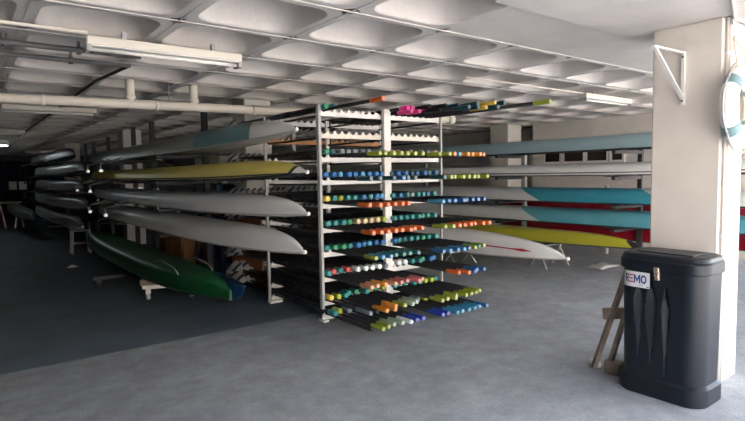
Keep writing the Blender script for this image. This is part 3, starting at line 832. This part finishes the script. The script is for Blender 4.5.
# small stool
st_ = empty('stool', (1.98, 13.0, 0), 'small grey wooden stool alone on the dark floor at left', 'stool'); o = (1.98, 13.0, 0)
m = MB(); m.box(1.80, 2.16, 12.85, 13.15, .47, .50, bev=.006); m.build('seat', M['shellgrey'], st_, o)
for x in (1.83, 2.13):
    for y in (12.88, 13.12):
        m = MB(); m.bar((x+(x-1.98)*.15, y, 0), (x, y, .47), .035, .035); m.build('leg', M['grey_steel'], st_, o)
m = MB(); m.box(1.82, 2.14, 12.865, 12.895, .20, .23); m.box(1.82, 2.14, 13.105, 13.135, .20, .23); m.build('stretcher', M['grey_steel'], st_, o)
m = MB(); m.box(1.45, 1.62, 10.95, 11.02, 0, .018, bev=.004); m.box(1.50, 1.58, 11.02, 11.12, 0, .03, bev=.004); tag(m.build('scrap', M['paper'], None, (1.55, 11.0, 0)), 'small pale scrap lying on the dark floor before the stool', 'scrap')
# navy curtains far left with two pinned notices
cu = MB()
vs = []; n = 120
for i in range(n+1):
    x = .2+3.6*i/n; y = 27.5+.07*math.sin(i*1.1)
    vs += [(x, y, .1), (x, y, 2.35)]
cu.add(vs, [(2*i, 2*i+2, 2*i+3, 2*i+1) for i in range(n)], 0, True)
ob = cu.build('curtain', M['navy'], None, (2, 27.5, 0)); ob.modifiers.new('thickness', 'SOLIDIFY').thickness = .02
tag(ob, 'dark navy hanging curtain across the far left end', 'curtain')
for x, lb in ((1.62, 'left of two small white notices pinned on the navy curtain'), (1.98, 'right of two small white notices pinned on the navy curtain')):
    m = MB(); m.box(x, x+.28, 27.38, 27.40, 1.15, 1.5); tag(m.build('notice', M['paper'], None, (x, 27.39, 1.3)), lb, 'notice')
# red and white striped trestle by the curtain
rt = empty('sawhorse', (1.25, 21.5, 0), 'thin red and white sawhorse in the dark at the far left', 'sawhorse'); o = (1.25, 21.5, 0)
for x, mm in ((1.0, 'red'), (1.5, 'red')):
    m = MB(); m.bar((x-.12, 21.5, 0), (x, 21.5, .8), .05, .05); m.build('leg', M['white'], rt, o)
    m = MB(); m.bar((x+.12, 21.5, 0), (x, 21.5, .8), .05, .05); m.build('leg', M[mm], rt, o)
m = MB(); m.box(.9, 1.6, 21.45, 21.55, .8, .86); m.build('top_bar', M['wood'], rt, o)
# boats seen through the oar rack, beyond it
for i, (x, ya, yb, z, mm, lb) in enumerate([(5.2, 9.2, 17, 1.90, 'dimgrey', 'grey shell high behind the oar rack'), (5.4, 9.0, 17, 1.45, 'shellgrey', 'grey shell at mid height behind the oar rack'),
                                  (5.2, 9.2, 17, 1.0, 'offwhite', 'pale shell at waist height behind the oar rack'), (5.3, 9.4, 17, .6, 'dimgrey', 'dark grey shell low behind the oar rack')]):
    hull('rowing_shell', lb, x, ya, yb, z, .24, .5, mm, 'deckdark', n=24, p=3)
r_ = empty('boat_rack', (5.7, 11, 0), 'dark boat rack standing behind the oar rack', 'rack'); o = (5.7, 11, 0)
for y in (10.4, 14.5):
    m = MB(); m.box(5.72, 5.80, y-.04, y+.04, 0, 2.5); m.build('post', M['grey_steel'], r_, o)
    for z in (1.90, 1.45, 1.0, .6):
        m = MB(); m.box(4.9, 5.72, y-.025, y+.025, z-.06, z-.022); m.build('arm', M['dark_steel'], r_, o)

# ------------------------------------------------------------ light
w = bpy.data.worlds.new('World'); SC.world = w; w.use_nodes = True
nt = w.node_tree; bg = nt.nodes['Background']
sky = nt.nodes.new('ShaderNodeTexSky'); sky.sky_type = 'NISHITA'; sky.sun_disc = False
sky.sun_elevation = math.radians(55); sky.sun_rotation = math.radians(150); sky.air_density = 1; sky.dust_density = 2.5
nt.links.new(sky.outputs[0], bg.inputs[0]); bg.inputs[1].default_value = .50
sd = bpy.data.lights.new('sun', 'SUN'); sd.energy = 9.5; sd.angle = math.radians(1.5); sd.color = (1, .93, .82)
so = bpy.data.objects.new('sun', sd); COL.objects.link(so); so.location = (0, -10, 10)
so.rotation_euler = Vector((.30, .85, 1.05)).to_track_quat('Z', 'Y').to_euler()

# ------------------------------------------------------------ camera
f = 542.7; P = (372.5, 210.5)
def cdir(x, y): return Vector(((x-P[0])/f, -(y-P[1])/f, -1)).normalized()
Y = cdir(-40, 180); X = cdir(1090, 162); X = (X-Y*X.dot(Y)).normalized(); Z = X.cross(Y)
R = Matrix((X, Y, Z))
cam = bpy.data.cameras.new('camera'); cam.sensor_width = 36; cam.lens = f/745*36; cam.clip_end = 300; cam.clip_start = .05
co = bpy.data.objects.new('camera', cam); COL.objects.link(co)
co.matrix_world = Matrix.Translation((0, 0, 1.6)) @ R.to_4x4()
SC.camera = co
SC.view_settings.view_transform = 'Standard'; SC.view_settings.look = 'None'
SC.view_settings.gamma = 1; SC.view_settings.use_curve_mapping = False
SC.view_settings.exposure = 2.05
SC.cycles.max_bounces = 10; SC.cycles.diffuse_bounces = 6
SC.cycles.use_denoising = True
